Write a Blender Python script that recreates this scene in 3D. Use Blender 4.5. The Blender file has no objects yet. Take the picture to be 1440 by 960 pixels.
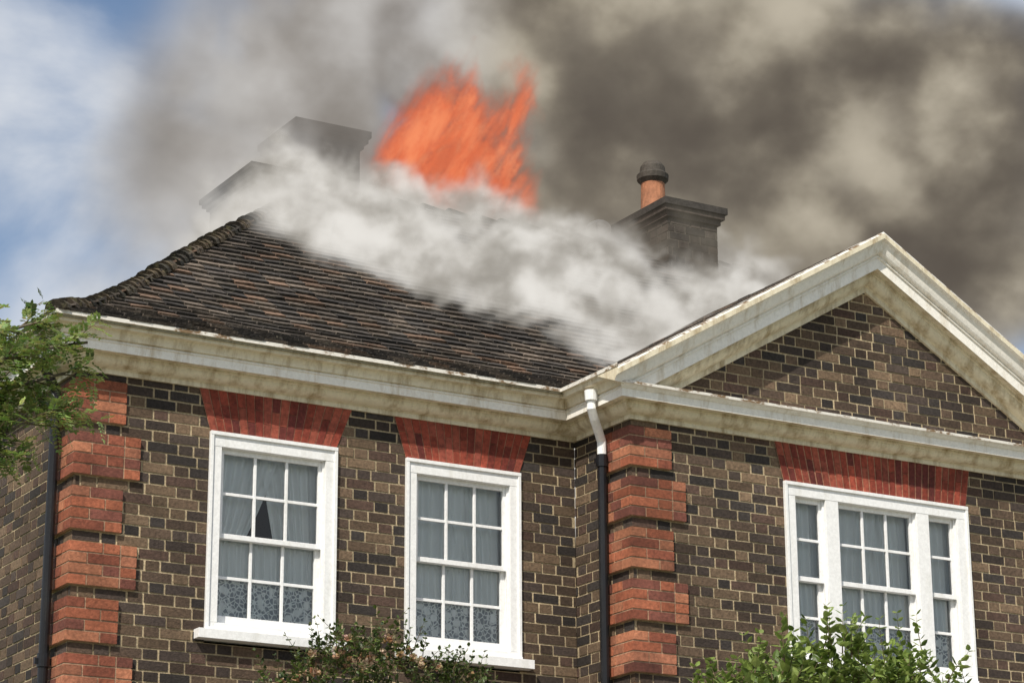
import bpy, math, random
from mathutils import Vector, Matrix, noise as mnoise
random.seed(7)
R=random.random
def U_(a,b): return a+(b-a)*R()
scene=bpy.context.scene
# ------------------------------------------------------------------ helpers
class MB:
    def __init__(s): s.v=[];s.f=[];s.c=[];s.m=[]
    def quad(s,pts,col=(1,1,1),m=0):
        i=len(s.v); s.v+= [tuple(p) for p in pts]; s.f.append(tuple(range(i,i+len(pts)))); s.c.append(col); s.m.append(m)
    def hexa(s,p,col=(1,1,1),m=0,skip=()):
        i=len(s.v); s.v+=[tuple(q) for q in p]
        F=[(0,3,2,1),(4,5,6,7),(0,1,5,4),(1,2,6,5),(2,3,7,6),(3,0,4,7)]
        for k,f in enumerate(F):
            if k in skip: continue
            s.f.append(tuple(i+a for a in f)); s.c.append(col); s.m.append(m)
    def box(s,x0,x1,y0,y1,z0,z1,col=(1,1,1),m=0):
        s.hexa([(x0,y0,z0),(x1,y0,z0),(x1,y1,z0),(x0,y1,z0),(x0,y0,z1),(x1,y0,z1),(x1,y1,z1),(x0,y1,z1)],col,m)
    def build(s,name,mats,parent=None,smooth=False,bevel=0):
        me=bpy.data.meshes.new(name); me.from_pydata(s.v,[],s.f)
        for m in mats: me.materials.append(m)
        me.polygons.foreach_set('material_index',s.m)
        at=me.color_attributes.new('col','FLOAT_COLOR','CORNER')
        data=[]
        for poly,c in zip(me.polygons,s.c):
            data+= [c[0],c[1],c[2],1.0]*poly.loop_total
        at.data.foreach_set('color',data)
        if smooth: me.polygons.foreach_set('use_smooth',[True]*len(me.polygons))
        me.update()
        o=bpy.data.objects.new(name,me); scene.collection.objects.link(o)
        if parent: o.parent=parent
        if bevel:
            b=o.modifiers.new('bev','BEVEL'); b.width=bevel; b.segments=2; b.limit_method='ANGLE'
        return o
class Fr:
    def __init__(s,O,U,N): s.O=Vector(O);s.U=Vector(U);s.N=Vector(N)
    def p(s,u,z,n): return s.O+s.U*u+s.N*n+Vector((0,0,z))
    def box(s,mb,u0,u1,z0,z1,n0,n1,col=(1,1,1),m=0,skip=()):
        P=[s.p(u0,z0,n1),s.p(u1,z0,n1),s.p(u1,z0,n0),s.p(u0,z0,n0),s.p(u0,z1,n1),s.p(u1,z1,n1),s.p(u1,z1,n0),s.p(u0,z1,n0)]
        mb.hexa(P,col,m,skip)
def empty(name):
    o=bpy.data.objects.new(name,None); scene.collection.objects.link(o); return o
def tube(mb,pts,rads,seg=8,col=(1,1,1),m=0,cap=True):
    pts=[Vector(p) for p in pts]; rings=[]
    for i,p in enumerate(pts):
        d=(pts[min(i+1,len(pts)-1)]-pts[max(i-1,0)]).normalized()
        a=d.orthogonal().normalized() if abs(d.z)<.99 else Vector((1,0,0))
        if abs(d.z)<.99: a=d.cross(Vector((0,0,1))).normalized()
        b=d.cross(a)
        r=rads[i] if hasattr(rads,'__len__') else rads
        i0=len(mb.v)
        for k in range(seg):
            t=2*math.pi*k/seg; mb.v.append(tuple(p+a*math.cos(t)*r+b*math.sin(t)*r))
        rings.append(i0)
    for j in range(len(rings)-1):
        for k in range(seg):
            k2=(k+1)%seg
            mb.f.append((rings[j]+k,rings[j]+k2,rings[j+1]+k2,rings[j+1]+k)); mb.c.append(col); mb.m.append(m)
    if cap:
        for r0 in (rings[0],rings[-1]):
            mb.f.append(tuple(r0+k for k in range(seg))); mb.c.append(col); mb.m.append(m)
def mat(name): 
    m=bpy.data.materials.new(name); m.use_nodes=True
    nt=m.node_tree; return m,nt,nt.nodes,nt.links,nt.nodes['Principled BSDF']
def noise_n(ns,ls,scale,detail=4,rough=.55,vec=None):
    n=ns.new('ShaderNodeTexNoise'); n.inputs['Scale'].default_value=scale; n.inputs['Detail'].default_value=detail; n.inputs['Roughness'].default_value=rough
    if vec is not None: ls.new(vec,n.inputs['Vector'])
    return n
def ramp(ns,ls,src,stops):
    r=ns.new('ShaderNodeValToRGB'); e=r.color_ramp.elements
    while len(e)<len(stops): e.new(.5)
    for el,(p,c) in zip(e,stops): el.position=p; el.color=(c[0],c[1],c[2],1) if hasattr(c,'__len__') else (c,c,c,1)
    ls.new(src,r.inputs[0]); return r
def mixc(ns,ls,a,b,fac,mode='MIX'):
    m=ns.new('ShaderNodeMix'); m.data_type='RGBA'; m.blend_type=mode
    for s,k in ((a,6),(b,7)):
        if isinstance(s,tuple): m.inputs[k].default_value=(*s,1)
        else: ls.new(s,m.inputs[k])
    if isinstance(fac,(int,float)): m.inputs[0].default_value=fac
    else: ls.new(fac,m.inputs[0])
    return m.outputs[2]
def attr_mat(name,rough=.85,n1=(60,.6,1.35),n2=(1.2,.75,1.2),bump=.3,bscale=120,stain=None,spec=.3):
    m,nt,ns,ls,b=mat(name)
    a=ns.new('ShaderNodeAttribute'); a.attribute_name='col'
    g=ns.new('ShaderNodeNewGeometry')
    x=noise_n(ns,ls,n1[0],4,.6,g.outputs['Position']); rx=ramp(ns,ls,x.outputs['Fac'],[(.3,n1[1]),(.7,n1[2])])
    y=noise_n(ns,ls,n2[0],3,.6,g.outputs['Position']); ry=ramp(ns,ls,y.outputs['Fac'],[(.35,n2[1]),(.65,n2[2])])
    c=mixc(ns,ls,a.outputs['Color'],rx.outputs[0],1.0,'MULTIPLY'); c=mixc(ns,ls,c,ry.outputs[0],1.0,'MULTIPLY')
    if stain:
        s=noise_n(ns,ls,stain[0],5,.7,g.outputs['Position']); rs=ramp(ns,ls,s.outputs['Fac'],[(stain[1],0),(stain[2],1)])
        c=mixc(ns,ls,c,stain[3],rs.outputs[0])
    ls.new(c,b.inputs['Base Color']); b.inputs['Roughness'].default_value=rough; b.inputs['Specular IOR Level'].default_value=spec
    bn=noise_n(ns,ls,bscale,2,.6,g.outputs['Position']); bp=ns.new('ShaderNodeBump'); bp.inputs['Strength'].default_value=bump; bp.inputs['Distance'].default_value=.01
    ls.new(bn.outputs['Fac'],bp.inputs['Height']); ls.new(bp.outputs[0],b.inputs['Normal'])
    return m
M_brick=attr_mat('brown_brick',.85,(45,.6,1.4),(.9,.72,1.2),.5,90)
M_mortar=attr_mat('lime_mortar',.95,(60,.6,1.25),(1.6,.62,1.2),.5,150)
M_red=attr_mat('red_brick',.8,(40,.65,1.3),(3,.7,1.15),.4,90)
M_tile=attr_mat('clay_tile',.9,(35,.5,1.5),(1.6,.6,1.3),.6,70,stain=(11,.60,.70,(.17,.15,.115)))
M_chim=attr_mat('sooty_brick',.9,(20,.6,1.3),(3,.7,1.2),.5,60)
M_terra=attr_mat('terracotta',.8,(20,.7,1.2),(4,.7,1.2),.3,60)
M_ridge=attr_mat('mossy_tile',.95,(25,.4,1.5),(4,.6,1.3),.8,50,stain=(9,.55,.68,(.10,.09,.05)))
def paint(name,base,grime,g0,g1,rough=.45,vs=(6,6,1.2)):
    m,nt,ns,ls,b=mat(name)
    g=ns.new('ShaderNodeNewGeometry'); mp=ns.new('ShaderNodeMapping'); mp.inputs['Scale'].default_value=vs
    ls.new(g.outputs['Position'],mp.inputs['Vector'])
    x=noise_n(ns,ls,1.7,6,.68,mp.outputs[0]); rx=ramp(ns,ls,x.outputs['Fac'],[(g0,0),(g1,1)])
    y=noise_n(ns,ls,40,3,.7,g.outputs['Position']); ry=ramp(ns,ls,y.outputs['Fac'],[(.3,.88),(.7,1.04)])
    c=mixc(ns,ls,base,grime,rx.outputs[0]); c=mixc(ns,ls,c,ry.outputs[0],1.0,'MULTIPLY')
    ls.new(c,b.inputs['Base Color']); b.inputs['Roughness'].default_value=rough; b.inputs['Specular IOR Level'].default_value=.35
    bp=ns.new('ShaderNodeBump'); bp.inputs['Strength'].default_value=.15; bp.inputs['Distance'].default_value=.01
    ls.new(y.outputs['Fac'],bp.inputs['Height']); ls.new(bp.outputs[0],b.inputs['Normal'])
    return m
M_white=paint('white_gloss_paint',(.84,.84,.84),(.68,.67,.63),.52,.85,.35)
M_cream=paint('cream_cornice_paint',(.74,.67,.51),(.40,.31,.18),.47,.68,.5)
M_cwhite=paint('white_cornice_paint',(.86,.83,.77),(.54,.45,.32),.52,.78,.5)
M_lead=paint('lead_flashing',(.72,.69,.63),(.20,.13,.07),.49,.60,.6,(5,5,9))
M_black=paint('black_pipe_paint',(.012,.012,.014),(.03,.028,.025),.5,.8,.3)
def simple(name,c,rough=.8):
    m,nt,ns,ls,b=mat(name); g=ns.new('ShaderNodeNewGeometry'); x=noise_n(ns,ls,8,4,.6,g.outputs['Position'])
    r=ramp(ns,ls,x.outputs['Fac'],[(.3,tuple(k*.8 for k in c)),(.7,tuple(k*1.15 for k in c))]); ls.new(r.outputs[0],b.inputs['Base Color']); b.inputs['Roughness'].default_value=rough; return m
M_dark=simple('dark_interior',(.012,.012,.013)); M_metal=simple('grey_metal',(.22,.22,.22),.5)
M_glass=bpy.data.materials.new('window_glass'); M_glass.use_nodes=True
nt=M_glass.node_tree; nt.nodes.clear(); o=nt.nodes.new('ShaderNodeOutputMaterial'); mx=nt.nodes.new('ShaderNodeMixShader'); tr=nt.nodes.new('ShaderNodeBsdfTransparent'); gl=nt.nodes.new('ShaderNodeBsdfGlossy')
tr.inputs[0].default_value=(.93,.95,.95,1); gl.inputs['Roughness'].default_value=.03; fr=nt.nodes.new('ShaderNodeFresnel'); fr.inputs[0].default_value=1.6
nn=nt.nodes.new('ShaderNodeTexNoise'); nn.inputs['Scale'].default_value=3; bb=nt.nodes.new('ShaderNodeBump'); bb.inputs['Strength'].default_value=.08; nt.links.new(nn.outputs['Fac'],bb.inputs['Height']); nt.links.new(bb.outputs[0],gl.inputs['Normal'])
nt.links.new(fr.outputs[0],mx.inputs[0]); nt.links.new(tr.outputs[0],mx.inputs[1]); nt.links.new(gl.outputs[0],mx.inputs[2]); nt.links.new(mx.outputs[0],o.inputs[0])
def curtain_mat(name,lace):
    m,nt,ns,ls,b=mat(name); b.inputs['Roughness'].default_value=.9
    b.inputs['Base Color'].default_value=(.88,.89,.89,1)
    if lace:
        g=ns.new('ShaderNodeNewGeometry'); v=ns.new('ShaderNodeTexVoronoi'); v.feature='DISTANCE_TO_EDGE'; v.inputs['Scale'].default_value=30; ls.new(g.outputs['Position'],v.inputs['Vector'])
        w=ns.new('ShaderNodeTexVoronoi'); w.inputs['Scale'].default_value=14; ls.new(g.outputs['Position'],w.inputs['Vector'])
        r1=ramp(ns,ls,v.outputs['Distance'],[(.06,1),(.14,0)]); r2=ramp(ns,ls,w.outputs['Distance'],[(.34,1),(.46,0)])
        c=mixc(ns,ls,r1.outputs[0],r2.outputs[0],1.0,'LIGHTEN')
        k=mixc(ns,ls,(.32,.34,.37),(.98,.98,.98),c); ls.new(k,b.inputs['Base Color'])
    return m
M_cur=curtain_mat('net_curtain',False); M_lace=curtain_mat('lace_curtain',True)
# ------------------------------------------------------------------ dimensions
q0=6.469; ZC=6.515; XI=3.927; D=.7735; XM=6.13; XR=8.33; SL=.585; XE=11.2; YB=6.6
house=empty('brick_house')
FA=Fr((0,0,0),(1,0,0),(0,-1,0)); FB=Fr((0,-D,0),(1,0,0),(0,-1,0)); FL=Fr((0,0,0),(0,1,0),(-1,0,0)); FRt=Fr((XI,0,0),(0,1,0),(-1,0,0)); FR2=Fr((XR,0,0),(0,1,0),(1,0,0)); FE=Fr((XE,0,0),(0,1,0),(1,0,0))
BR=[(.074,.050,.036),(.092,.062,.043),(.054,.040,.033),(.118,.079,.052),(.040,.033,.030),(.060,.044,.037),(.150,.102,.065),(.082,.050,.038)]
RD=[(.31,.098,.052),(.36,.118,.062),(.25,.078,.046),(.33,.13,.075),(.39,.155,.085),(.17,.06,.043)]
def wall(fr,mb,u0,u1,z0,z1,holes=(),lim=None,pal=BR,noff=0.0,mcol=(.49,.39,.25)):
    k=int(math.floor((q0-z1)/.075)); 
    while True:
        zt=q0-.075*k; zb=zt-.075; k+=1
        if zb>=z1-.001: continue
        if zt<=z0+.001: break
        zt_=min(zt,z1); zb_=max(zb,z0); zc=(zt_+zb_)/2
        a,b=u0,u1
        if lim: a2,b2=lim(zc); a=max(a,a2); b=min(b,b2)
        if b-a<.02: continue
        iv=[(a,b)]
        for (h0,h1,hz0,hz1) in holes:
            if hz0<zc<hz1:
                n=[]
                for (p,q) in iv:
                    if h1<=p or h0>=q: n.append((p,q)); continue
                    if h0>p: n.append((p,h0))
                    if h1<q: n.append((h1,q))
                iv=n
        for (p,q) in iv: mb.quad([fr.p(p,zb_,noff-.005),fr.p(q,zb_,noff-.005),fr.p(q,zt_,noff-.005),fr.p(p,zt_,noff-.005)],mcol,1)
        u=-5-( .17 if k%2 else 0)+U_(-.012,.012)
        n=0
        while u<b:
            L=(.215 if n%2==0 else .1025)+U_(-.004,.004)
            n+=1
            e=u+L
            if e>a:
                for (p,q) in iv:
                    s0,s1=max(u,p),min(e,q)
                    if s1-s0>.02:
                        c=random.choice(pal); f=U_(.65,1.3); c=tuple(x*f for x in c)
                        j=U_(-.0015,.0025); w=.0064
                        a0=U_(0,.003);a1=U_(0,.003); d0,d1,d2,d3=[U_(-.0018,.0018) for _ in range(4)]
                        Z0,Z1=zb_+w,zt_-w
                        P=[fr.p(s0+a0,Z0+d0,noff+j),fr.p(s1-a1,Z0+d1,noff+j),fr.p(s1-a1,Z0+d1,noff-.006),fr.p(s0+a0,Z0+d0,noff-.006),fr.p(s0+a0,Z1+d2,noff+j),fr.p(s1-a1,Z1+d3,noff+j),fr.p(s1-a1,Z1+d3,noff-.006),fr.p(s0+a0,Z1+d2,noff-.006)]
                        mb.hexa(P,c,0,skip=(4,))
            u=e+.0128
W1=(.968,1.937); W2=(2.496,3.441); ZT=6.2146; ZB=4.8284; W3=(5.28,7.03)
mb=MB()
wall(FA,mb,0,XI,0,ZC+.02,holes=[(W1[0],W1[1],ZB-.07,ZT),(W2[0],W2[1],ZB-.07,ZT)])
wall(FL,mb,0.0,YB,0,ZC+.02)
wall(FRt,mb,-D,0,0,ZC+.02)
wall(FB,mb,XI,XR,0,8.3,holes=[(W3[0],W3[1],ZB-.07,ZT)],lim=lambda z:(XI,XR) if z<6.6 else (XM-(8.0-z)/SL,XM+(8.0-z)/SL))
mb.build('brown_brick_walls',[M_brick,M_mortar],house)
mb=MB(); 
for fr,a,b in ((FR2,-D,0),(FE,0,YB)): wall(fr,mb,a,b,0,ZC+.02)
wall(Fr((0,0,0),(1,0,0),(0,-1,0)),mb,XR,XE,0,ZC+.02)
mb.box(.02,XE-.02,YB-.02,YB,0,ZC+.02,(.1,.07,.05))
mb.build('outer_walls',[M_brick,M_mortar],house)
# quoins
mb=MB(); LN,SH=.45,.335; PR=.028
mc=(.40,.26,.17)
for (x0,y0,fr1,fr2,side) in ((0,0,FA,FL,0),(XI,-D,FB,FRt,1)):
    i=0; 
    while True:
        zt=q0-.375*i; zb=zt-.30
        if zb<0: break
        f=SH if i%2==0 else LN; s=LN if i%2==0 else SH
        if side: s=min(s,.34)
        mb.box(x0-PR+.004,x0+f-.004,y0-PR+.004,y0+s-.004,zb+.004,zt-.004,mc,1)
        for r in range(4):
            z1=zt-.075*r-.006; z0=z1-.063
            cuts=[0,.2125 if (r+i)%2 else .1025,.335,.45]
            cuts=[c for c in cuts if c<f-.05]+[f]
            for a,b in zip(cuts[:-1],cuts[1:]):
                c=random.choice(RD); g=U_(.7,1.15); c=tuple(x*g for x in c)
                aa=x0+a-(PR if a==0 else -.006); bb_=x0+b-(.0 if b==f else .006)
                if a==0:
                    mb.box(aa,bb_,y0-PR-U_(0,.003),y0+( .1 if (r+i)%2 else .2),z0,z1,c,0)
                else: mb.box(aa,bb_,y0-PR-U_(0,.003),y0+.01,z0,z1,c,0)
            st=.1 if (r+i)%2 else .2
            cuts=[st+.008,st+.14 if s>.3 else s,s]
            for a,b in zip(cuts[:-1],cuts[1:]):
                if b-a<.03: continue
                c=random.choice(RD); g=U_(.75,1.15); c=tuple(x*g for x in c)
                mb.box(x0-PR-U_(0,.003),x0+.01,y0+a,y0+b-.006,z0,z1,c,0)
        i+=1
mb.build('red_quoins',[M_red,M_red],house)
def arch(fr,mb,t0,t1,b0,b1,zb,zt,n=18):
    fr_p=lambda f,z,nn:fr.p((b0+(b1-b0)*f)*(1-(z-zb)/(zt-zb))+(t0+(t1-t0)*f)*((z-zb)/(zt-zb)),z,nn)
    mb.quad([fr_p(0,zb,.006),fr_p(1,zb,.006),fr_p(1,zt,.006),fr_p(0,zt,.006)],(.36,.19,.12),1)
    for i in range(n):
        f0=i/n+.0035; f1=(i+1)/n-.0035
        zc=zb+(zt-zb)*(.35 if i%2 else .66)
        for (z0,z1) in ((zb,zc-.002),(zc+.002,zt)):
            c=random.choice(RD); g=U_(.65,.95); c=(c[0]*g,c[1]*g*.62,c[2]*g*.7)
            no=.009+U_(0,.003)
            P=[fr_p(f0,z0,no),fr_p(f1,z0,no),fr_p(f1,z0,0),fr_p(f0,z0,0),fr_p(f0,z1,no),fr_p(f1,z1,no),fr_p(f1,z1,0),fr_p(f0,z1,0)]
            mb.hexa(P,c,0)
mb=MB()
arch(FA,mb,.874,2.057,.968,1.937,ZT,ZC,17); arch(FA,mb,2.398,3.543,2.496,3.441,ZT,ZC,17); arch(FB,mb,5.205,7.085,5.28,7.03,ZT,ZC,28)
mb.build('flat_arch_lintels',[M_red,M_red],house)
# ------------------------------------------------------------------ windows
def sash(fr,mb,gb,u0,u1,z0,z1,n,cols,rows,st=.036,tr=.035,br=.035):
    t=.035
    fr.box(mb,u0,u0+st,z0,z1,n-t,n); fr.box(mb,u1-st,u1,z0,z1,n-t,n)
    fr.box(mb,u0+st,u1-st,z1-tr,z1,n-t,n-.002); fr.box(mb,u0+st,u1-st,z0,z0+br,n-t,n-.002)
    a,b,c,d=u0+st,u1-st,z0+br,z1-tr; w=.021
    for i in range(1,cols):
        x=a+(b-a)*i/cols; fr.box(mb,x-w/2,x+w/2,c,d,n-t+.004,n-.006)
    for j in range(1,rows):
        z=c+(d-c)*j/rows; fr.box(mb,a,b,z-w/2,z+w/2,n-t+.006,n-.008)
    gb.quad([fr.p(a,c,n-.02),fr.p(b,c,n-.02),fr.p(b,d,n-.02),fr.p(a,d,n-.02)])
def pleat(fr,cb,ua,ub,z0,z1,n,amp=.02,lam=.055,m=0,f0=None,f1=None,seg=60):
    ph=R()*6; rows=8
    pr=None
    for j in range(rows+1):
        z=z0+(z1-z0)*j/rows
        a=ua if not f0 else f0(j/rows); b=ub if not f1 else f1(j/rows)
        line=[]
        for i in range(seg+1):
            t=i/seg; uu=ua+(ub-ua)*t
            s=math.sin(uu/lam*6.28+ph+1.2*math.sin(uu*9+ph)+.4*j/rows)
            line.append(fr.p(a+(b-a)*t,z,n+amp*s))
        if pr:
            for i in range(seg): cb.quad([pr[i],pr[i+1],line[i+1],line[i]],(1,1,1),m)
        pr=line
def window(name,fr,u0,u1,z0,z1,bays,bars,jw=.092,gap=.14,gr=.52):
    mb=MB();gb=MB();cb=MB();db=MB()
    tw,bw=.10,.06; no=.018
    zm=z0+(z1-z0)*.485
    fr.box(mb,u0,u1,z1-tw,z1,-.12,no); fr.box(mb,u0,u1,z0,z0+bw,-.12,no-.004)
    fr.box(mb,u0-.004,u1+.004,z1-.022,z1+.004,-.0,no+.014)
    fr.box(mb,u0-.004,u0+.02,z0,z1-.022,-.0,no+.012); fr.box(mb,u1-.02,u1+.004,z0,z1-.022,-.0,no+.012)
    ups=[(u0,bays[0][0])]+[(bays[i][1],bays[i+1][0]) for i in range(len(bays)-1)]+[(bays[-1][1],u1)]
    for k,(a,b) in enumerate(ups): fr.box(mb,a,b,z0+bw,z1-tw,-.12,no-.002)
    for (a,b),cols in zip(bays,bars):
        sash(fr,mb,gb,a,b,zm-.018,z1-tw,-.028,cols,2)
        sash(fr,mb,gb,a,b,z0+bw,zm+.018,-.066,cols,2,br=.065)
        fr.box(mb,a,a+.012,z0+bw,z1-tw,-.028,-.012); fr.box(mb,b-.012,b,z0+bw,z1-tw,-.028,-.012)
        w=b-a; c=(a+b)/2; n=-.125
        zu=zm+.01
        if cols>1:
            pleat(fr,cb,a-.02,c,zu-.05,z1-.05,n,.013,.07,0,f0=lambda t:a-.02,f1=lambda t,a=a,w=w:a+w*(gap+(.64-gap)*t**.8))
            pleat(fr,cb,c,b+.02,zu-.05,z1-.05,n-.012,.013,.07,0,f0=lambda t,a=a,w=w:a+w*(gr+(.42-gr)*t),f1=lambda t:b+.02)
        else:
            pleat(fr,cb,a-.02,b+.02,zm-.02,z1-.05,n,.013,.07,0)
        lz=z0+bw+.065+(zm-z0-bw-.08)*.5
        pleat(fr,cb,a-.02,b+.02,lz,zm+.02,n,.013,.05,0)
        pleat(fr,cb,a-.02,b+.02,z0+.02,lz,n+.004,.008,.06,1)
    fr.box(mb,u0-.075,u1+.075,z0-.065,z0-.0,-.06,.085)
    fr.box(mb,u0-.0,u1+.0,z0-.0005,z0+.022,-.02,.045)
    P=lambda u,z,n:fr.p(u,z,n)
    a,b,c,d,e=u0-.15,u1+.15,z0-.2,z1+.1,-.8
    for q in ([P(a,c,e),P(b,c,e),P(b,d,e),P(a,d,e)],[P(a,c,-.125),P(a,c,e),P(a,d,e),P(a,d,-.125)],[P(b,c,-.125),P(b,c,e),P(b,d,e),P(b,d,-.125)],[P(a,c,-.125),P(b,c,-.125),P(b,c,e),P(a,c,e)],[P(a,d,-.125),P(b,d,-.125),P(b,d,e),P(a,d,e)]): db.quad(q)
    mb.build(name+'_frame',[M_white],house,bevel=.002); gb.build(name+'_glass',[M_glass],house); cb.build(name+'_curtains',[M_cur,M_lace],house,smooth=True); db.build(name+'_room',[M_dark],house)
window('sash_window',FA,*W1,ZB,ZT,[(W1[0]+.085,W1[1]-.085)],[3],gap=.26,gr=.60)
window('sash_window_b',FA,*W2,ZB,ZT,[(W2[0]+.085,W2[1]-.085)],[3],gap=.58,gr=.55)
window('tripartite_window',FB,*W3,ZB,ZT,[(5.375,5.655),(5.775,6.525),(6.645,6.925)],[1,3,1],gap=.45,gr=.5)
# ------------------------------------------------------------------ cornice
def sweep(mb,path,prof,cols):
    P=[Vector((a,b,0)) for a,b in path]; rings=[]
    for i,p in enumerate(P):
        def nrm(a,b):
            d=(b-a).normalized(); return Vector((d.y,-d.x,0))
        if i==0: m=nrm(P[0],P[1]); 
        elif i==len(P)-1: m=nrm(P[-2],P[-1])
        else:
            a=nrm(P[i-1],p); b=nrm(p,P[i+1]); m=(a+b)/(1+a.dot(b))
        rings.append([p+m*o+Vector((0,0,z)) for (o,z) in prof])
    for i in range(len(rings)-1):
        for j in range(len(prof)-1):
            mb.quad([rings[i][j],rings[i+1][j],rings[i+1][j+1],rings[i][j+1]],(1,1,1),cols[j])
def curve(o0,z0,o1,z1,kind,n=6):
    r=[]
    for i in range(n+1):
        t=i/n
        if kind=='cyma': f=t-math.sin(2*math.pi*t)/(2*math.pi)*.9; r.append((o0+(o1-o0)*t,z0+(z1-z0)*f))
        elif kind=='ovolo': r.append((o0+(o1-o0)*math.sin(t*math.pi/2),z0+(z1-z0)*(1-math.cos(t*math.pi/2))))
        else: r.append((o0+(o1-o0)*(1-math.cos(t*math.pi/2)),z0+(z1-z0)*math.sin(t*math.pi/2)))
    return r
bed=[(-.01,ZC),(.022,ZC),(.022,ZC+.035),(.032,ZC+.035)]+curve(.034,ZC+.038,.105,ZC+.095,'ovolo')+[(.118,ZC+.097),(.118,ZC+.112),(.185,ZC+.108),(.185,ZC+.168),(.195,ZC+.170)]
cb_=[0]*(len(bed)-1)
for i in range(len(bed)-1):
    if bed[i][0]>=.18: cb_[i]=1
gut=[(.185,ZC+.188)]+curve(.205,ZC+.190,.275,ZC+.285,'cavetto',7)+[(.290,ZC+.288),(.290,ZC+.315),(.276,ZC+.315),(.262,ZC+.25),(.0,ZC+.24)]
mb=MB()
prof=bed+gut; cols=cb_+[1]+[0]*(len(gut)-1)
cols[-4]=2
sweep(mb,[(0,YB),(0,0),(XI,0),(XI,-D+.0)],prof,cols)
top=[(.215,ZC+.19),(.235,ZC+.195),(.235,ZC+.215),(-.01,ZC+.262)]
pb=bed+top; colsb=cb_+[1]+[1,2,2]
def ring(x,y,mx,my,prof): return [Vector((x+mx*o,y+my*o,z)) for o,z in prof]
r0=ring(XI,-D,-1,0,prof); r1=ring(XI,-D,-1,-1,prof)
for j in range(len(prof)-1): mb.quad([r0[j],r1[j],r1[j+1],r0[j+1]],(1,1,1),cols[j])
r0=ring(XI,-D,-1,-1,pb); r1=ring(XR,-D,1,-1,pb)
for j in range(len(pb)-1): mb.quad([r0[j],r1[j],r1[j+1],r0[j+1]],(1,1,1),colsb[j])
sweep(mb,[(XR+.0,-D),(XR,0)],prof,cols); sweep(mb,[(XR,-.0),(XE,-.0),(XE,YB),(0,YB)],prof,cols)
r0=ring(XR,-D,1,-1,prof); r1=ring(XR,-D,1,0,prof)
for j in range(len(prof)-1): mb.quad([r0[j],r1[j],r1[j+1],r0[j+1]],(1,1,1),cols[j])
ZIN=7.835
rp=[(-.01,-.0),(.022,0),(.022,.045),(.034,.048)]+[(o,z-ZC+.01) for o,z in curve(.034,ZC+.042,.105,ZC+.115,'ovolo')]+[(.118,.128),(.118,.15),(.185,.145),(.185,.235),(.20,.238),(.190,.262)]+[(a,b) for a,b in curve(.212,.266,.272,.36,'cyma',7)]+[(.29,.365),(.29,.405),(.282,.42),(-.01,.425)]
rc=[0]*(len(rp)-1)
for i in range(len(rp)-1):
    if .18<=rp[i][0]<.21: rc[i]=1
    if .205<=rp[i][0]<=.285: rc[i]=1
    if rp[i][1]>=.40: rc[i]=2
ZTOP=ZC+.19
for sgn in (-1,1):
    HW=2.203+.285
    pts=[]
    for (o,h) in rp:
        zap=ZIN+h; xs=min(HW,(zap-ZTOP)/SL)
        pts.append((Vector((XM,-D-o,zap)),Vector((XM+sgn*xs,-D-o,zap-SL*xs))))
    for j in range(len(rp)-1):
        a,b=pts[j],pts[j+1]
        mb.quad([a[0],b[0],b[1],a[1]],(1,1,1),rc[j])
    mb.quad([p[1] for p in pts][::-1],(1,1,1),0)
mb.build('cornice_and_pediment',[M_cream,M_cwhite,M_lead],house)
# ------------------------------------------------------------------ roof
PF=[(-.285,6.815),(.07,6.995),(.36,7.185),(.70,7.45),(1.17,7.84),(1.56,8.15),(2.38,8.78),(3.30,9.50)]
S=[0]
for a,b in zip(PF[:-1],PF[1:]): S.append(S[-1]+math.hypot(b[0]-a[0],b[1]-a[1]))
def pf(s):
    s=max(0,min(S[-1],s))
    for i in range(len(S)-1):
        if s<=S[i+1]+1e-9:
            f=(s-S[i])/(S[i+1]-S[i]); a,b=PF[i],PF[i+1]; t=a[0]+(b[0]-a[0])*f; z=a[1]+(b[1]-a[1])*f
            d=Vector((b[0]-a[0],b[1]-a[1])).normalized(); return t,z,d
TP=[(.085,.070,.058),(.065,.055,.048),(.10,.080,.064),(.05,.044,.040),(.125,.10,.08),(.075,.064,.055),(.058,.050,.045),(.14,.092,.065)]
mb=MB(); g=.098; sN=int(S[-1]/g)
sag=lambda x,y:.018*mnoise.noise(Vector((x*.6,y*.6,3)))
for k in range(sN+1):
    s0=k*g; t0,z0,d0=pf(s0); t1,z1,d1=pf(min(S[-1],s0+.15))
    nrm=Vector((-d0[1],d0[0]))
    for face in (0,1):
        lo=t0; hi=(XE-t0) if face==0 else (YB-t0)
        u=lo-(.08 if k%2 else 0)+U_(-.01,.01)
        while u<hi:
            e=min(u+.165,hi); a=max(u,lo)
            if e-a>.02:
                c=random.choice(TP); f=U_(.75,1.2); c=tuple(x*f for x in c)
                h=.038+U_(-.003,.005); h1=.010; j=U_(-.004,.004)
                def pt(uu,t,z,off):
                    tt=t+nrm[0]*off; zz=z+nrm[1]*off+(sag(uu,t) if k>1 else 0)
                    return (uu,tt,zz) if face==0 else (tt,uu,zz)
                a_,e_=a+.003,e-.003
                ts,zs=t0+d0[0]*j,z0+d0[1]*j
                tl=U_(-.0035,.0035)
                P=[pt(a_,ts,zs,h-.020),pt(e_,ts,zs,h-.020),pt(e_,t1,z1,h1-.014),pt(a_,t1,z1,h1-.014),pt(a_,ts,zs,h+tl),pt(e_,ts,zs,h-tl),pt(e_,t1,z1,h1),pt(a_,t1,z1,h1)]
                mb.hexa(P,c,0)
            u+=.168
def strip(f):
    for (a,b) in zip(PF[:-1],PF[1:]): f(a,b)
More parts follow.
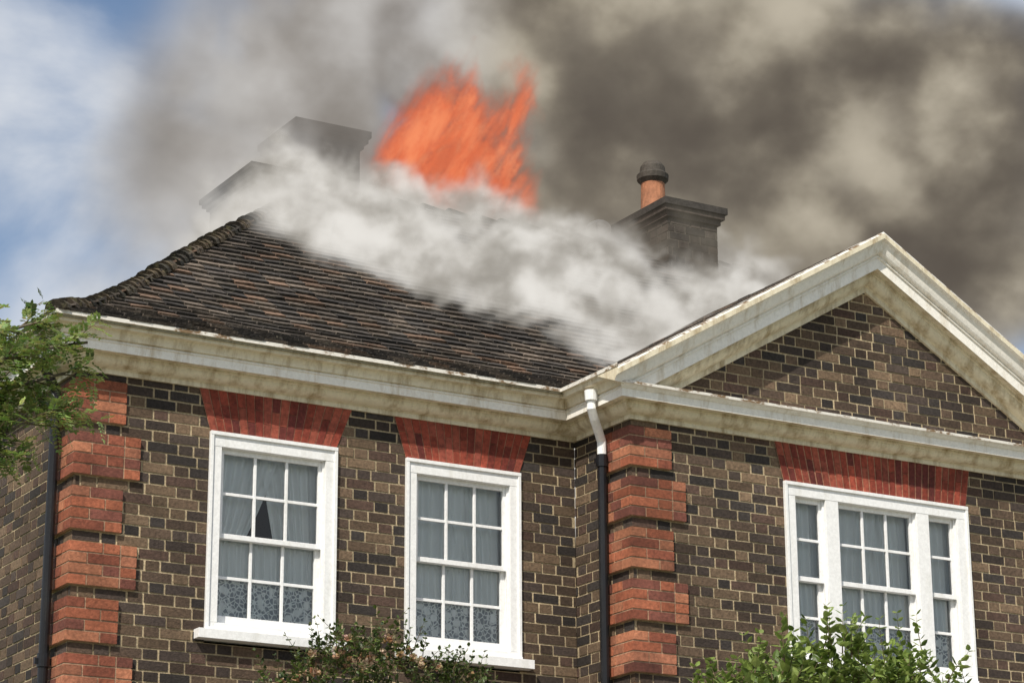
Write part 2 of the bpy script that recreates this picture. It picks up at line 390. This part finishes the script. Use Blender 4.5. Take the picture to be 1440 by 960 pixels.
def sh(a,b):
    t,z=a;T,Z=b; z-=.03;Z-=.03
    mb.quad([(t,t,z),(XE-t,t,z),(XE-T,T,Z),(T,T,Z)],(.03,.025,.02),0)
    mb.quad([(t,YB-t,z),(t,t,z),(T,T,Z),(T,YB-T,Z)],(.03,.025,.02),0)
    z+=.04;Z+=.04
    mb.quad([(XE-t,YB-t,z),(t,YB-t,z),(T,YB-T,Z),(XE-T,YB-T,Z)],(.08,.06,.045),0)
    mb.quad([(XE-t,t,z),(XE-t,YB-t,z),(XE-T,YB-T,Z),(XE-T,T,Z)],(.08,.06,.045),0)
strip(sh)
for sgn in (-1,1):
    n=28
    for k in range(n):
        w0=2.47*(1-k/n); w1=max(0,w0-.14); y=-D-.27
        zA=8.235-SL*w0; zB=8.235-SL*w1
        while y<2.6:
            c=random.choice(TP); f=U_(.7,1.25); c=tuple(x*f for x in c); h=.022+U_(0,.006)
            x0,x1=XM+sgn*w0,XM+sgn*w1; e=y+.162
            P=[(x0,y,zA),(x0,e,zA),(x1,e,zB),(x1,y,zB),(x0,y,zA+h),(x0,e,zA+h),(x1,e,zB+.008),(x1,y,zB+.008)]
            mb.hexa(P,c,0); y+=.167
mb.build('tiled_roof',[M_tile],house)
mb=MB()
def bonnet(p,d,side,up,r,L,col):
    seg=7; r0=[];r1=[]
    for i in range(seg+1):
        a=math.pi*(i/seg)
        for lst,rr,off,lift in ((r0,r,0,.02),(r1,r*.8,L,.0)):
            lst.append(p+d*off+side*math.cos(a)*rr+up*(math.sin(a)*rr*.8+lift-.03))
    for i in range(seg): mb.quad([r0[i],r0[i+1],r1[i+1],r1[i]],col)
    mb.quad(r0,tuple(x*.4 for x in col))
hips=[((1,1),(0,0)),((1,-1),(0,YB)),((-1,1),(XE,0))]
for (sx,sy),(ox,oy) in hips:
    s=0
    while s<S[-1]-.02:
        t,z,d=pf(s); p=Vector((ox+sx*t,oy+sy*t,z+.02)); dd=Vector((sx*d[0],sy*d[0],d[1])).normalized()
        side=Vector((sx,-sy,0)).normalized(); up=side.cross(dd); up=up if up.z>0 else -up
        c=random.choice([(.06,.05,.035),(.045,.04,.03),(.085,.065,.045),(.10,.075,.045)])
        bonnet(p+side*U_(-.008,.008)+up*U_(-.006,.006),dd,side,up,.088+U_(-.008,.008),.15,c)
        s+=.078
x=3.3
while x<XE-3.3:
    bonnet(Vector((x,3.3,9.50)),Vector((1,0,0)),Vector((0,1,0)),Vector((0,0,1)),.10,.28,(.075,.06,.045)); x+=.27
mb.build('hip_and_ridge_tiles',[M_ridge],house)
# chimneys
mb=MB()
SB=[(.055,.045,.039),(.07,.055,.046),(.042,.037,.034)]
def stack(x0,x1,y0,y1,z0,z1,cap):
    for fr,a,b in ((Fr((0,y0,0),(1,0,0),(0,-1,0)),x0,x1),(Fr((x0,0,0),(0,1,0),(-1,0,0)),y0,y1),(Fr((x1,0,0),(0,1,0),(1,0,0)),y0,y1),(Fr((0,y1,0),(1,0,0),(0,1,0)),x0,x1)):
        wall(fr,mb,a,b,z0,z1-cap,pal=SB,mcol=(.11,.095,.08))
    z=z1-cap
    for (o,h) in ((.025,.3),(.055,.3),(.075,.4)):
        mb.box(x0-o,x1+o,y0-o,y1+o,z,z+cap*h-.003,random.choice(SB)); z+=cap*h
    mb.hexa([(x0-.04,y0-.04,z-.003),(x1+.04,y0-.04,z-.003),(x1+.04,y1+.04,z-.003),(x0-.04,y1+.04,z-.003),(x0+.1,y0+.1,z+.05),(x1-.1,y0+.1,z+.05),(x1-.1,y1-.1,z+.05),(x0+.1,y1-.1,z+.05)],(.2,.19,.17))
stack(6.80,7.36,2.92,4.15,8.6,9.93,.17)
stack(3.16,3.76,3.3,3.95,8.6,10.13,.16)
stack(2.50,2.88,2.75,3.7,8.4,9.40,.12)
mb.build('chimney_stacks',[M_chim,M_mortar],house)
def pot(cx,cy,z,r,h):
    m=MB(); prof=[(r*1.12,0),(r*1.12,.04),(r,.05),(r*.92,h*.62),(r*1.02,h*.64),(r*1.22,h*.68),(r*1.25,h*.76),(r*1.02,h*.80),(r*.95,h*.9),(r*.7,h*.97),(r*.3,h)]
    seg=20
    for j in range(len(prof)-1):
        for k in range(seg):
            a,b=2*math.pi*k/seg,2*math.pi*(k+1)/seg
            c=(.38,.16,.085) if prof[j][1]<h*.62 else (.07,.06,.05)
            m.quad([(cx+prof[j][0]*math.cos(a),cy+prof[j][0]*math.sin(a),z+prof[j][1]),(cx+prof[j][0]*math.cos(b),cy+prof[j][0]*math.sin(b),z+prof[j][1]),(cx+prof[j+1][0]*math.cos(b),cy+prof[j+1][0]*math.sin(b),z+prof[j+1][1]),(cx+prof[j+1][0]*math.cos(a),cy+prof[j+1][0]*math.sin(a),z+prof[j+1][1])],c)
    m.build('chimney_pot',[M_terra],house,smooth=False)
pot(7.06,3.55,9.95,.125,.62)
m=MB(); c0=Vector((6.62,3.85,9.86)); ax=Vector((-.6,-.7,.25)).normalized(); sd=ax.cross(Vector((0,0,1))).normalized(); up=sd.cross(ax)
for j in range(4):
    for k in range(16):
        q=[]
        for (jj,kk) in ((j,k),(j,k+1),(j+1,k+1),(j+1,k)):
            r=.13*jj/4; a=2*math.pi*kk/16; q.append(c0+sd*math.cos(a)*r+up*math.sin(a)*r+ax*(r*r*1.6))
        m.quad(q)
tube(m,[c0,c0-ax*.08,Vector((6.79,3.85,9.72))],.012,6); tube(m,[c0-up*.1,c0+ax*.17],.008,6)
m.build('satellite_dish',[M_metal],house,smooth=True)
# ------------------------------------------------------------------ downpipes
def pipe(x,y,ztop,gx,gy,nm):
    m=MB()
    tube(m,[(x,y,ztop),(x,y,0.05)],.034,14,m=0)
    z=ztop
    while z>0.3:
        tube(m,[(x,y,z),(x,y,z-.09)],.043,14,m=0); m.box(x-.06,x+.06,y+.0,y+.012,z-.07,z-.03,m=0); z-=1.75
    tube(m,[(gx,gy,6.72),(gx,gy,6.60),(gx+(x-gx)*.25,gy+(y-gy)*.25,6.54),(gx+(x-gx)*.75,gy+(y-gy)*.75,6.45),(x,y,6.40),(x,y,ztop-.02)],.034,14,m=nm)
    tube(m,[(gx,gy,6.735),(gx,gy,6.66)],[.05,.045],14,m=nm)
    m.build('downpipe',[M_black,M_white],house,smooth=False)
pipe(XI-.075,-.50,6.30,XI-.235,-.62,1)
pipe(-.085,.20,6.36,-.235,.12,0)
# ------------------------------------------------------------------ ground
m,nt,ns,ls,b=mat('lawn'); g_=ns.new('ShaderNodeNewGeometry'); x=noise_n(ns,ls,3,6,.6,g_.outputs['Position']); r=ramp(ns,ls,x.outputs['Fac'],[(.3,(.035,.06,.015)),(.7,(.08,.11,.03))]); ls.new(r.outputs[0],b.inputs['Base Color']); b.inputs['Roughness'].default_value=.95
gm=MB(); gm.quad([(-1500,-1500,0),(1500,-1500,0),(1500,1500,0),(-1500,1500,0)]); gm.build('ground',[m])
M_bounce=simple('neutral_bounce',(.30,.26,.21),.95)
gm=MB(); gm.quad([(-9,-14,.004),(16,-14,.004),(16,-.0,.004),(-9,-.0,.004)]); gm.build('added_bounce_sheet',[M_bounce])  # unseen sheet added over the lawn to keep green bounce off the soffits
# ------------------------------------------------------------------ plants
def leaf_mat(name,trans=.35):
    m=bpy.data.materials.new(name); m.use_nodes=True; nt=m.node_tree; ns=nt.nodes; ls=nt.links; b=ns['Principled BSDF']; o=[n for n in ns if n.type=='OUTPUT_MATERIAL'][0]
    a=ns.new('ShaderNodeAttribute'); a.attribute_name='col'; ls.new(a.outputs['Color'],b.inputs['Base Color']); b.inputs['Roughness'].default_value=.45
    t=ns.new('ShaderNodeBsdfTranslucent'); ls.new(a.outputs['Color'],t.inputs[0]); mx=ns.new('ShaderNodeMixShader'); mx.inputs[0].default_value=trans
    ls.new(b.outputs[0],mx.inputs[1]); ls.new(t.outputs[0],mx.inputs[2]); ls.new(mx.outputs[0],o.inputs[0]); return m
M_leaf=leaf_mat('leaf'); M_bark=attr_mat('bark',.9,(30,.6,1.3),(4,.8,1.2),.5,50)
def leaf(mb,p,d,nrm,L,w,col,m=0):
    d=d.normalized(); s=d.cross(nrm); 
    if s.length<1e-3: s=d.orthogonal()
    s.normalize(); n=s.cross(d)
    a=p; b=p+d*L*.35+s*w-n*w*.25; b2=p+d*L*.35-s*w-n*w*.25; c=p+d*L*.72+s*w*.75-n*w*.25; c2=p+d*L*.72-s*w*.75-n*w*.25; e=p+d*L-n*L*.12; m1=p+d*L*.5
    mb.quad([a,b,c,e,m1],col,m); mb.quad([a,m1,e,c2,b2],tuple(x*.85 for x in col),m)
def rv(): 
    v=Vector((random.gauss(0,1),random.gauss(0,1),random.gauss(0,1))); return v.normalized()
def shoot(mb,p,d,L,n,leafL,leafW,pal,bend=.15,r=.006,compound=False,grav=0):
    pts=[p.copy()]; q=p.copy(); dd=d.normalized()
    for i in range(n):
        dd=(dd+rv()*bend+Vector((0,0,-grav))).normalized(); q=q+dd*(L/n); pts.append(q.copy())
        f=(i+1)/n
        for s_ in (0,1):
            out=dd.orthogonal().normalized(); out.rotate(Matrix.Rotation(i*2.4+s_*3.14+U_(-.4,.4),3,dd))
            ld=(out*.8+dd*U_(.3,.8)+Vector((0,0,U_(-.2,.3)))).normalized(); c=random.choice(pal); g=U_(.75,1.25); c=tuple(x*g for x in c)
            LL=leafL*(1-.4*f)*U_(.7,1.15)
            if not compound: leaf(mb,q,ld,rv()*.5+Vector((0,0,1)),LL,leafW*LL/leafL,c)
            else:
                sd=ld.cross(Vector((0,0,1))).normalized(); N=6
                up=sd.cross(ld); 
                for k in range(1,N+1):
                    bp=q+ld*LL*k/N-Vector((0,0,LL*.35*(k/N)**2))
                    for sg in (-1,1):
                        leaf(mb,bp,sd*sg+ld*.45+up*U_(-.15,.2),up+rv()*.25,LL*.36*(1-.3*abs(k/N-.5)),LL*.085,tuple(x*U_(.8,1.2) for x in c))
                leaf(mb,q+ld*LL-Vector((0,0,LL*.35)),ld,up,LL*.33,LL*.085,c)
    tube(mb,pts,[r*(1-.8*i/n) for i in range(n+1)],5,(.10,.08,.04),1,False)
    return pts
GR=[(.10,.15,.03),(.075,.12,.025),(.14,.19,.045),(.055,.09,.02)]
GL=[(.21,.29,.06),(.16,.23,.045),(.27,.35,.09),(.10,.16,.03)]
GW=[(.26,.33,.09),(.20,.28,.07),(.33,.40,.13),(.14,.20,.05)]
GD=[(.045,.075,.02),(.06,.095,.025),(.035,.06,.018),(.09,.11,.03)]
mb=MB()
for bx in (1.6,1.95,2.4):
    tube(mb,[(bx,-.35,0),(bx+.05,-.4,1.5),(bx-.03,-.38,3.0),(bx,-.45,4.2)],[.03,.025,.02,.012],7,(.12,.09,.05),1)
for i in range(280):
    a=U_(1.25,2.75); top=4.76-.24*abs((a-2.02)/.7)**2+.06*math.sin(a*17)
    p=Vector((a,U_(-.8,-.25),top-abs(random.gauss(0,.26))-.05))
    shoot(mb,p,Vector((U_(-.6,.6),U_(-.5,.1),U_(.2,1))),U_(.12,.28),5,.055,.019,GD+GR,.3,.004)
for i in range(46):
    a=U_(1.25,2.7); top=4.78-.26*abs((a-2.0)/.68)**2
    p=Vector((a,U_(-.85,-.3),top-abs(random.gauss(0,.12))))
    c0=random.choice([(.50,.36,.22),(.45,.29,.17),(.58,.46,.30)])
    for k in range(16): leaf(mb,p+rv()*.01,rv()+Vector((0,0,.4)),rv(),.032,.015,tuple(x*U_(.8,1.2) for x in c0))
mb.build('climbing_rose',[M_leaf,M_bark])
mb=MB()
for bx,by in ((4.2,-2.5),(4.5,-2.6),(4.7,-2.4)):
    tube(mb,[(bx,by,0),(bx-.05,by,1.6),(bx+.05,by+.05,3.0),(bx,by,4.0)],[.045,.035,.025,.015],7,(.12,.09,.05),1)
for i in range(280):
    a=U_(3.45,5.25); f=(a-4.4)/.85; top=4.58-.20*f*f+.10*math.sin(a*9+1)
    p=Vector((a,U_(-2.95,-2.05),top-abs(random.gauss(0,.3))-.10))
    shoot(mb,p,Vector((U_(-.6,.6),U_(-.5,.3),U_(.4,1.2))),U_(.15,.33),6,.10,.031,GL+GW[:2],.22,.005)
for (sx,sz) in ((4.45,4.6),(4.95,4.6),(5.12,4.7),(4.05,4.4),(4.75,4.5),(4.3,4.6),(3.75,4.35)):
    shoot(mb,Vector((sx,-2.5,sz-.15)),Vector((U_(-.2,.3),0,1)),U_(.35,.55),8,.09,.027,GL+GW,.12,.005)
mb.build('garden_shrub',[M_leaf,M_bark])
mb=MB(); T=Vector((-2.45,-3.0,.0))
tube(mb,[T,T+Vector((.05,0,2)),T+Vector((-.05,.05,4)),T+Vector((0,0,6.2)),T+Vector((.1,0,7.4))],[.13,.11,.085,.05,.02],10,(.14,.12,.09),1)
br=[((0,0,4.6),(1.25,.0,5.55)),((0,0,4.9),(1.15,.2,5.88)),((0,0,4.2),(1.15,-.1,5.30)),((0,0,4.9),(1.30,-.2,5.68)),((0,0,5.3),(-1.1,.3,6.5)),((0,0,5.6),(.2,1.1,6.8)),((0,0,5.0),(-.6,-1.0,6.1)),((0,0,6.2),(.3,.3,7.6)),((0,0,6),(-.5,.2,7.5))]
for a,b in br:
    a=T+Vector(a);b=T+Vector(b); mid=(a+b)/2+Vector((0,0,.12)); pts=[a,(a+mid)/2,mid,(mid+b)/2+Vector((0,0,.05)),b]
    tube(mb,pts,[.035,.028,.02,.014,.008],6,(.13,.11,.08),1,False)
    for i in range(28):
        f=U_(.35,1.0); k=min(3,int(f*4)); p=pts[k].lerp(pts[k+1],f*4-k if f<1 else 1)
        shoot(mb,p,(b-a).normalized()+rv()*.8,U_(.12,.30),4,.14,.02,GW,.25,.005,compound=True,grav=.06)
mb.build('rowan_tree',[M_leaf,M_bark])
# ------------------------------------------------------------------ smoke and fire: voxel volumes grown by geometry nodes
class NB:
    def __init__(s,nt,kind):
        s.nt=nt; s.ns=nt.nodes; s.ls=nt.links
        s.pos=s.ns.new('GeometryNodeInputPosition').outputs[0] if kind=='g' else s.ns.new('ShaderNodeNewGeometry').outputs['Position']
        sx=s.ns.new('ShaderNodeSeparateXYZ'); s.ls.new(s.pos,sx.inputs[0]); s.x,s.y,s.z=sx.outputs
    def m(s,op,*a):
        n=s.ns.new('ShaderNodeMath'); n.operation=op
        for i,v in enumerate(a):
            if isinstance(v,(int,float)): n.inputs[i].default_value=v
            else: s.ls.new(v,n.inputs[i])
        return n.outputs[0]
    def add(s,a,b): return s.m('ADD',a,b)
    def sub(s,a,b): return s.m('SUBTRACT',a,b)
    def mul(s,a,b): return s.m('MULTIPLY',a,b)
    def sm(s,x,a,b,lo=0.,hi=1.):
        n=s.ns.new('ShaderNodeMapRange'); n.interpolation_type='SMOOTHSTEP'; s.ls.new(x,n.inputs[0])
        for i,v in enumerate((a,b,lo,hi)):
            if isinstance(v,(int,float)): n.inputs[i+1].default_value=v
            else: s.ls.new(v,n.inputs[i+1])
        return n.outputs[0]
    def noise(s,scale,detail,rough=.55,off=(0,0,0),st=(1,1,1),dist=0,shear=0):
        v=s.pos
        if shear:
            c=s.ns.new('ShaderNodeCombineXYZ'); s.ls.new(s.add(s.x,s.mul(s.z,-shear)),c.inputs[0]); s.ls.new(s.y,c.inputs[1]); s.ls.new(s.z,c.inputs[2]); v=c.outputs[0]
        n=s.ns.new('ShaderNodeVectorMath'); n.operation='MULTIPLY_ADD'; s.ls.new(v,n.inputs[0]); n.inputs[1].default_value=st; n.inputs[2].default_value=off
        t=noise_n(s.ns,s.ls,scale,detail,rough,n.outputs[0]); t.inputs['Distortion'].default_value=dist
        return [o for o in t.outputs if o.name in ('Fac','Factor')][0]
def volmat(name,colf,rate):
    # soot absorbs; smoke emission is an added glow standing in for multiply scattered daylight
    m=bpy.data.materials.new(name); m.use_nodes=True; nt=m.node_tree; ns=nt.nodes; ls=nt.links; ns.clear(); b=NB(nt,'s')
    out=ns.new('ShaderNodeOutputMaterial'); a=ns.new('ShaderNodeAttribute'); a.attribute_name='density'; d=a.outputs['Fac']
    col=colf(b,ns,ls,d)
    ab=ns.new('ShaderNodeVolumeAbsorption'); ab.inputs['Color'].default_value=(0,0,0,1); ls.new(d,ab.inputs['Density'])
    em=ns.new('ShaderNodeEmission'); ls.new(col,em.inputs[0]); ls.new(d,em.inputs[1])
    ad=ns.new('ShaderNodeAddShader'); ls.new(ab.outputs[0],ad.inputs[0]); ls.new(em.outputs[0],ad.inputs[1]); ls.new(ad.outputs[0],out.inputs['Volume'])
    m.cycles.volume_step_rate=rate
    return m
def volume(name,mn,mx,vox,densf,mat_):
    me=bpy.data.meshes.new(name); o=bpy.data.objects.new(name,me); scene.collection.objects.link(o); me.materials.append(mat_)
    g=bpy.data.node_groups.new(name+'_field','GeometryNodeTree'); g.interface.new_socket('Geometry',in_out='OUTPUT',socket_type='NodeSocketGeometry')
    b=NB(g,'g'); d=densf(b)
    vc=g.nodes.new('GeometryNodeVolumeCube'); g.links.new(d,vc.inputs['Density']); vc.inputs['Min'].default_value=mn; vc.inputs['Max'].default_value=mx
    for ax,k in zip('XYZ',range(3)): vc.inputs['Resolution '+ax].default_value=int((mx[k]-mn[k])/vox)
    sm_=g.nodes.new('GeometryNodeSetMaterial'); sm_.inputs['Material'].default_value=mat_; g.links.new(vc.outputs[0],sm_.inputs['Geometry'])
    go=g.nodes.new('NodeGroupOutput'); g.links.new(sm_.outputs[0],go.inputs[0])
    md=o.modifiers.new('smoke','NODES'); md.node_group=g
    return o
def d_plume(b):
    n1=b.noise(.75,6,.58,(3,1,7),(1,1,1.15),.6)
    e=b.sub(b.sub(b.x,5.25),b.mul(b.sub(b.z,9.8),.20)); edge=b.add(e,b.mul(b.sub(n1,.5),1.7))
    md=b.sm(edge,-.35,.45)
    low=b.sub(b.z,b.sm(b.x,7.8,10.0,9.15,10.0)); low=b.add(low,b.mul(b.sub(n1,.5),1.4)); md=b.mul(md,b.sm(low,-.15,.55))
    dn=b.mul(md,b.sm(n1,.30,.58,.9,3.4))
    ml=b.mul(b.sm(b.x,1.5,3.5),b.sm(edge,.5,-.2)); ml=b.mul(ml,b.sm(b.add(b.z,b.mul(b.x,.35)),9.0,10.2))
    ml=b.mul(ml,b.sm(b.sub(b.z,b.mul(b.x,.85)),10.2,8.1))
    dl=b.mul(ml,b.sm(n1,.38,.60,.0,2.5))
    yl=b.sm(b.x,3.5,4.2,2.25,3.85)
    yy=b.sub(b.y,yl); ye=b.mul(b.sm(yy,0.,.6),b.sm(b.y,6.25,5.5))
    fx=b.mul(b.sm(b.x,13.55,13.0),b.mul(b.sm(b.x,.25,.6),b.sm(b.z,8.75,9.1)))
    d=b.mul(b.mul(b.add(dn,dl),ye),fx)
    # pull the plume back behind the chimney pot
    d=b.mul(d,b.sub(1.0,b.mul(b.mul(b.sm(b.x,6.2,6.6),b.sm(b.x,7.7,7.3)),b.sm(b.y,4.3,3.9))))
    n4=b.noise(1.5,5,.6,(8,3,2),(1,1,1.2),.5)
    hz=b.mul(b.mul(b.sm(b.x,5.0,6.0),b.sm(b.x,9.0,7.6)),b.mul(b.sm(b.y,2.25,2.7),b.sm(b.y,3.6,3.2)))
    hz=b.mul(b.mul(hz,b.sm(b.z,10.1,9.3)),b.sm(n4,.38,.62,.2,2.2))
    d=b.add(d,b.mul(hz,b.sm(b.z,8.75,9.0)))
    return b.m('MAXIMUM',b.sub(d,.01),0.)
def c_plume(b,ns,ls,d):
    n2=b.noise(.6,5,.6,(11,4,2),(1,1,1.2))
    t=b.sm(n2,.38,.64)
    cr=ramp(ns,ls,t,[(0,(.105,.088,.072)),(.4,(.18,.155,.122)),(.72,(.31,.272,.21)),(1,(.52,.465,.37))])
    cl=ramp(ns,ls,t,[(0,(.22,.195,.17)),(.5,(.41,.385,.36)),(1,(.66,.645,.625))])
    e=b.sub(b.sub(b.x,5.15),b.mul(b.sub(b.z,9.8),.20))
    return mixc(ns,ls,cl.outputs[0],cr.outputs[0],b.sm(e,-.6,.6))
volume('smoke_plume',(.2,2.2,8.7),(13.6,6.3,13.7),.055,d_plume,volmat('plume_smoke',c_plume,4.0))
def d_white(b):
    mnv=b.m('MINIMUM',b.m('MINIMUM',b.y,3.3),b.x)
    h=b.sub(b.z,b.add(b.mul(mnv,.775),6.93))
    n1=b.noise(1.35,6,.62,(5,5,5),(1,1,1.1),.7)
    lo=b.sub(b.add(b.y,b.mul(b.sub(b.x,2.0),.54)),1.66); lo=b.add(lo,b.mul(b.sub(n1,.5),2.2))
    hm=b.m('ADD',b.sm(b.x,3.0,4.2,.56,.36),b.sm(b.x,6.1,6.9,0.,-.04))
    mk=b.mul(b.sm(lo,.05,.5),b.sm(b.add(h,b.mul(b.sub(n1,.5),-2.1)),hm,b.sub(hm,.35)))
    mk=b.mul(mk,b.mul(b.sm(b.x,2.0,2.7),b.sm(b.x,8.4,6.8)))
    mk=b.mul(mk,b.mul(b.sm(b.y,4.1,3.4),b.sm(h,1.4,1.0)))
    d=b.mul(mk,b.sm(n1,.34,.55,1.2,8.0))
    return b.m('MAXIMUM',b.sub(d,.01),0.)
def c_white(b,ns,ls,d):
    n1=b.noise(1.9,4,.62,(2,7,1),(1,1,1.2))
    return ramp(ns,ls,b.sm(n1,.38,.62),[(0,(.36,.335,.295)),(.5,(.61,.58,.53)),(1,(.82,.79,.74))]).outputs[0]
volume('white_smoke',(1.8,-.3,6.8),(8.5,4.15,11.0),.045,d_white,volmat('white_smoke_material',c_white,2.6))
def d_fire(b):
    n1=b.noise(1.8,4,.6,(1,1,1),(1.2,1.2,.6),.8,.35); n2=b.noise(4.4,6,.68,(4,1,1),(1.4,1.4,.42),1.5,.55)
    xc=b.sub(b.sub(b.x,4.74),b.mul(b.sub(b.z,9.75),.28)); wd=b.sm(b.z,9.2,11.1,1.05,.62)
    r=b.m('DIVIDE',b.m('ABSOLUTE',b.add(xc,b.mul(b.sub(n1,.5),1.5))),wd)
    mk=b.mul(b.sm(r,1.05,.5),b.mul(b.sm(b.add(b.z,b.mul(b.sub(n1,.5),2.4)),11.2,10.4),b.sm(b.z,8.9,9.2)))
    mk=b.mul(mk,b.mul(b.sm(b.y,3.42,3.55),b.sm(b.y,3.98,3.8)))
    d=b.mul(mk,b.sm(n2,.39,.56,.3,13.0))
    return b.m('MAXIMUM',b.sub(d,.02),0.)
def c_fire(b,ns,ls,d):
    n3=b.noise(3.2,4,.65,(9,1,4),(1.2,1.2,.5),0,.5)
    t=b.add(b.mul(b.sm(d,.3,9.),.55),b.mul(b.sm(n3,.36,.64),.45))
    return ramp(ns,ls,t,[(0,(.26,.11,.08)),(.3,(.50,.12,.06)),(.7,(.84,.18,.075)),(1,(1.0,.33,.15))]).outputs[0]
volume('fire',(3.4,3.38,8.9),(6.5,4.0,11.6),.025,d_fire,volmat('flame',c_fire,2.2))
# ------------------------------------------------------------------ camera
psi,pit,rol,f=0.5300,0.2993,-0.0054,3586.84
s_,c_=math.sin(psi),math.cos(psi);sp,cp=math.sin(pit),math.cos(pit)
F=Vector((cp*s_,cp*c_,sp)); Rr=Vector((c_,-s_,0)); Uu=Rr.cross(F)
R2=Rr*math.cos(rol)+Uu*math.sin(rol); U2=-Rr*math.sin(rol)+Uu*math.cos(rol)
cam=bpy.data.cameras.new('camera'); co=bpy.data.objects.new('camera',cam); scene.collection.objects.link(co)
mt=Matrix(((R2.x,U2.x,-F.x,-5.8378),(R2.y,U2.y,-F.y,-15.7485),(R2.z,U2.z,-F.z,1.6),(0,0,0,1)))
co.matrix_world=mt; cam.sensor_width=36; cam.lens=f/1440*36; cam.clip_end=5000; scene.camera=co
# ------------------------------------------------------------------ light
sd=Vector((-.65,-.55,.92)).normalized(); el=math.asin(sd.z)
sun=bpy.data.lights.new('sun','SUN'); sun.energy=5.0; sun.angle=math.radians(.5); sun.color=(1,.94,.83)
so=bpy.data.objects.new('sun',sun); so.rotation_euler=(-sd).to_track_quat('-Z','Y').to_euler(); scene.collection.objects.link(so)
w=bpy.data.worlds.new('World'); scene.world=w; w.use_nodes=True; nt=w.node_tree; ns=nt.nodes; ls=nt.links; bg=ns['Background']
sk=ns.new('ShaderNodeTexSky'); sk.sky_type='NISHITA'; sk.sun_disc=False; sk.sun_elevation=el; sk.sun_rotation=math.atan2(sd.x,sd.y)%(2*math.pi)
tc=ns.new('ShaderNodeTexCoord'); mp=ns.new('ShaderNodeMapping'); mp.inputs['Scale'].default_value=(1,1,1.6); ls.new(tc.outputs['Generated'],mp.inputs[0])
n1=noise_n(ns,ls,5.5,7,.5,mp.outputs[0]); n1.inputs['Distortion'].default_value=.3
r1=ramp(ns,ls,n1.outputs['Fac'],[(.37,0),(.62,1)]); r1.color_ramp.interpolation='EASE'
n2=noise_n(ns,ls,9,5,.6,mp.outputs[0]); r2=ramp(ns,ls,n2.outputs['Fac'],[(.3,(5.0,5.4,6.1)),(.7,(6.8,6.9,7.0))])
c=mixc(ns,ls,sk.outputs[0],r2.outputs[0],r1.outputs[0]); ls.new(c,bg.inputs[0]); bg.inputs[1].default_value=.12
scene.view_settings.view_transform='Standard'; scene.view_settings.look='None'; scene.view_settings.exposure=0
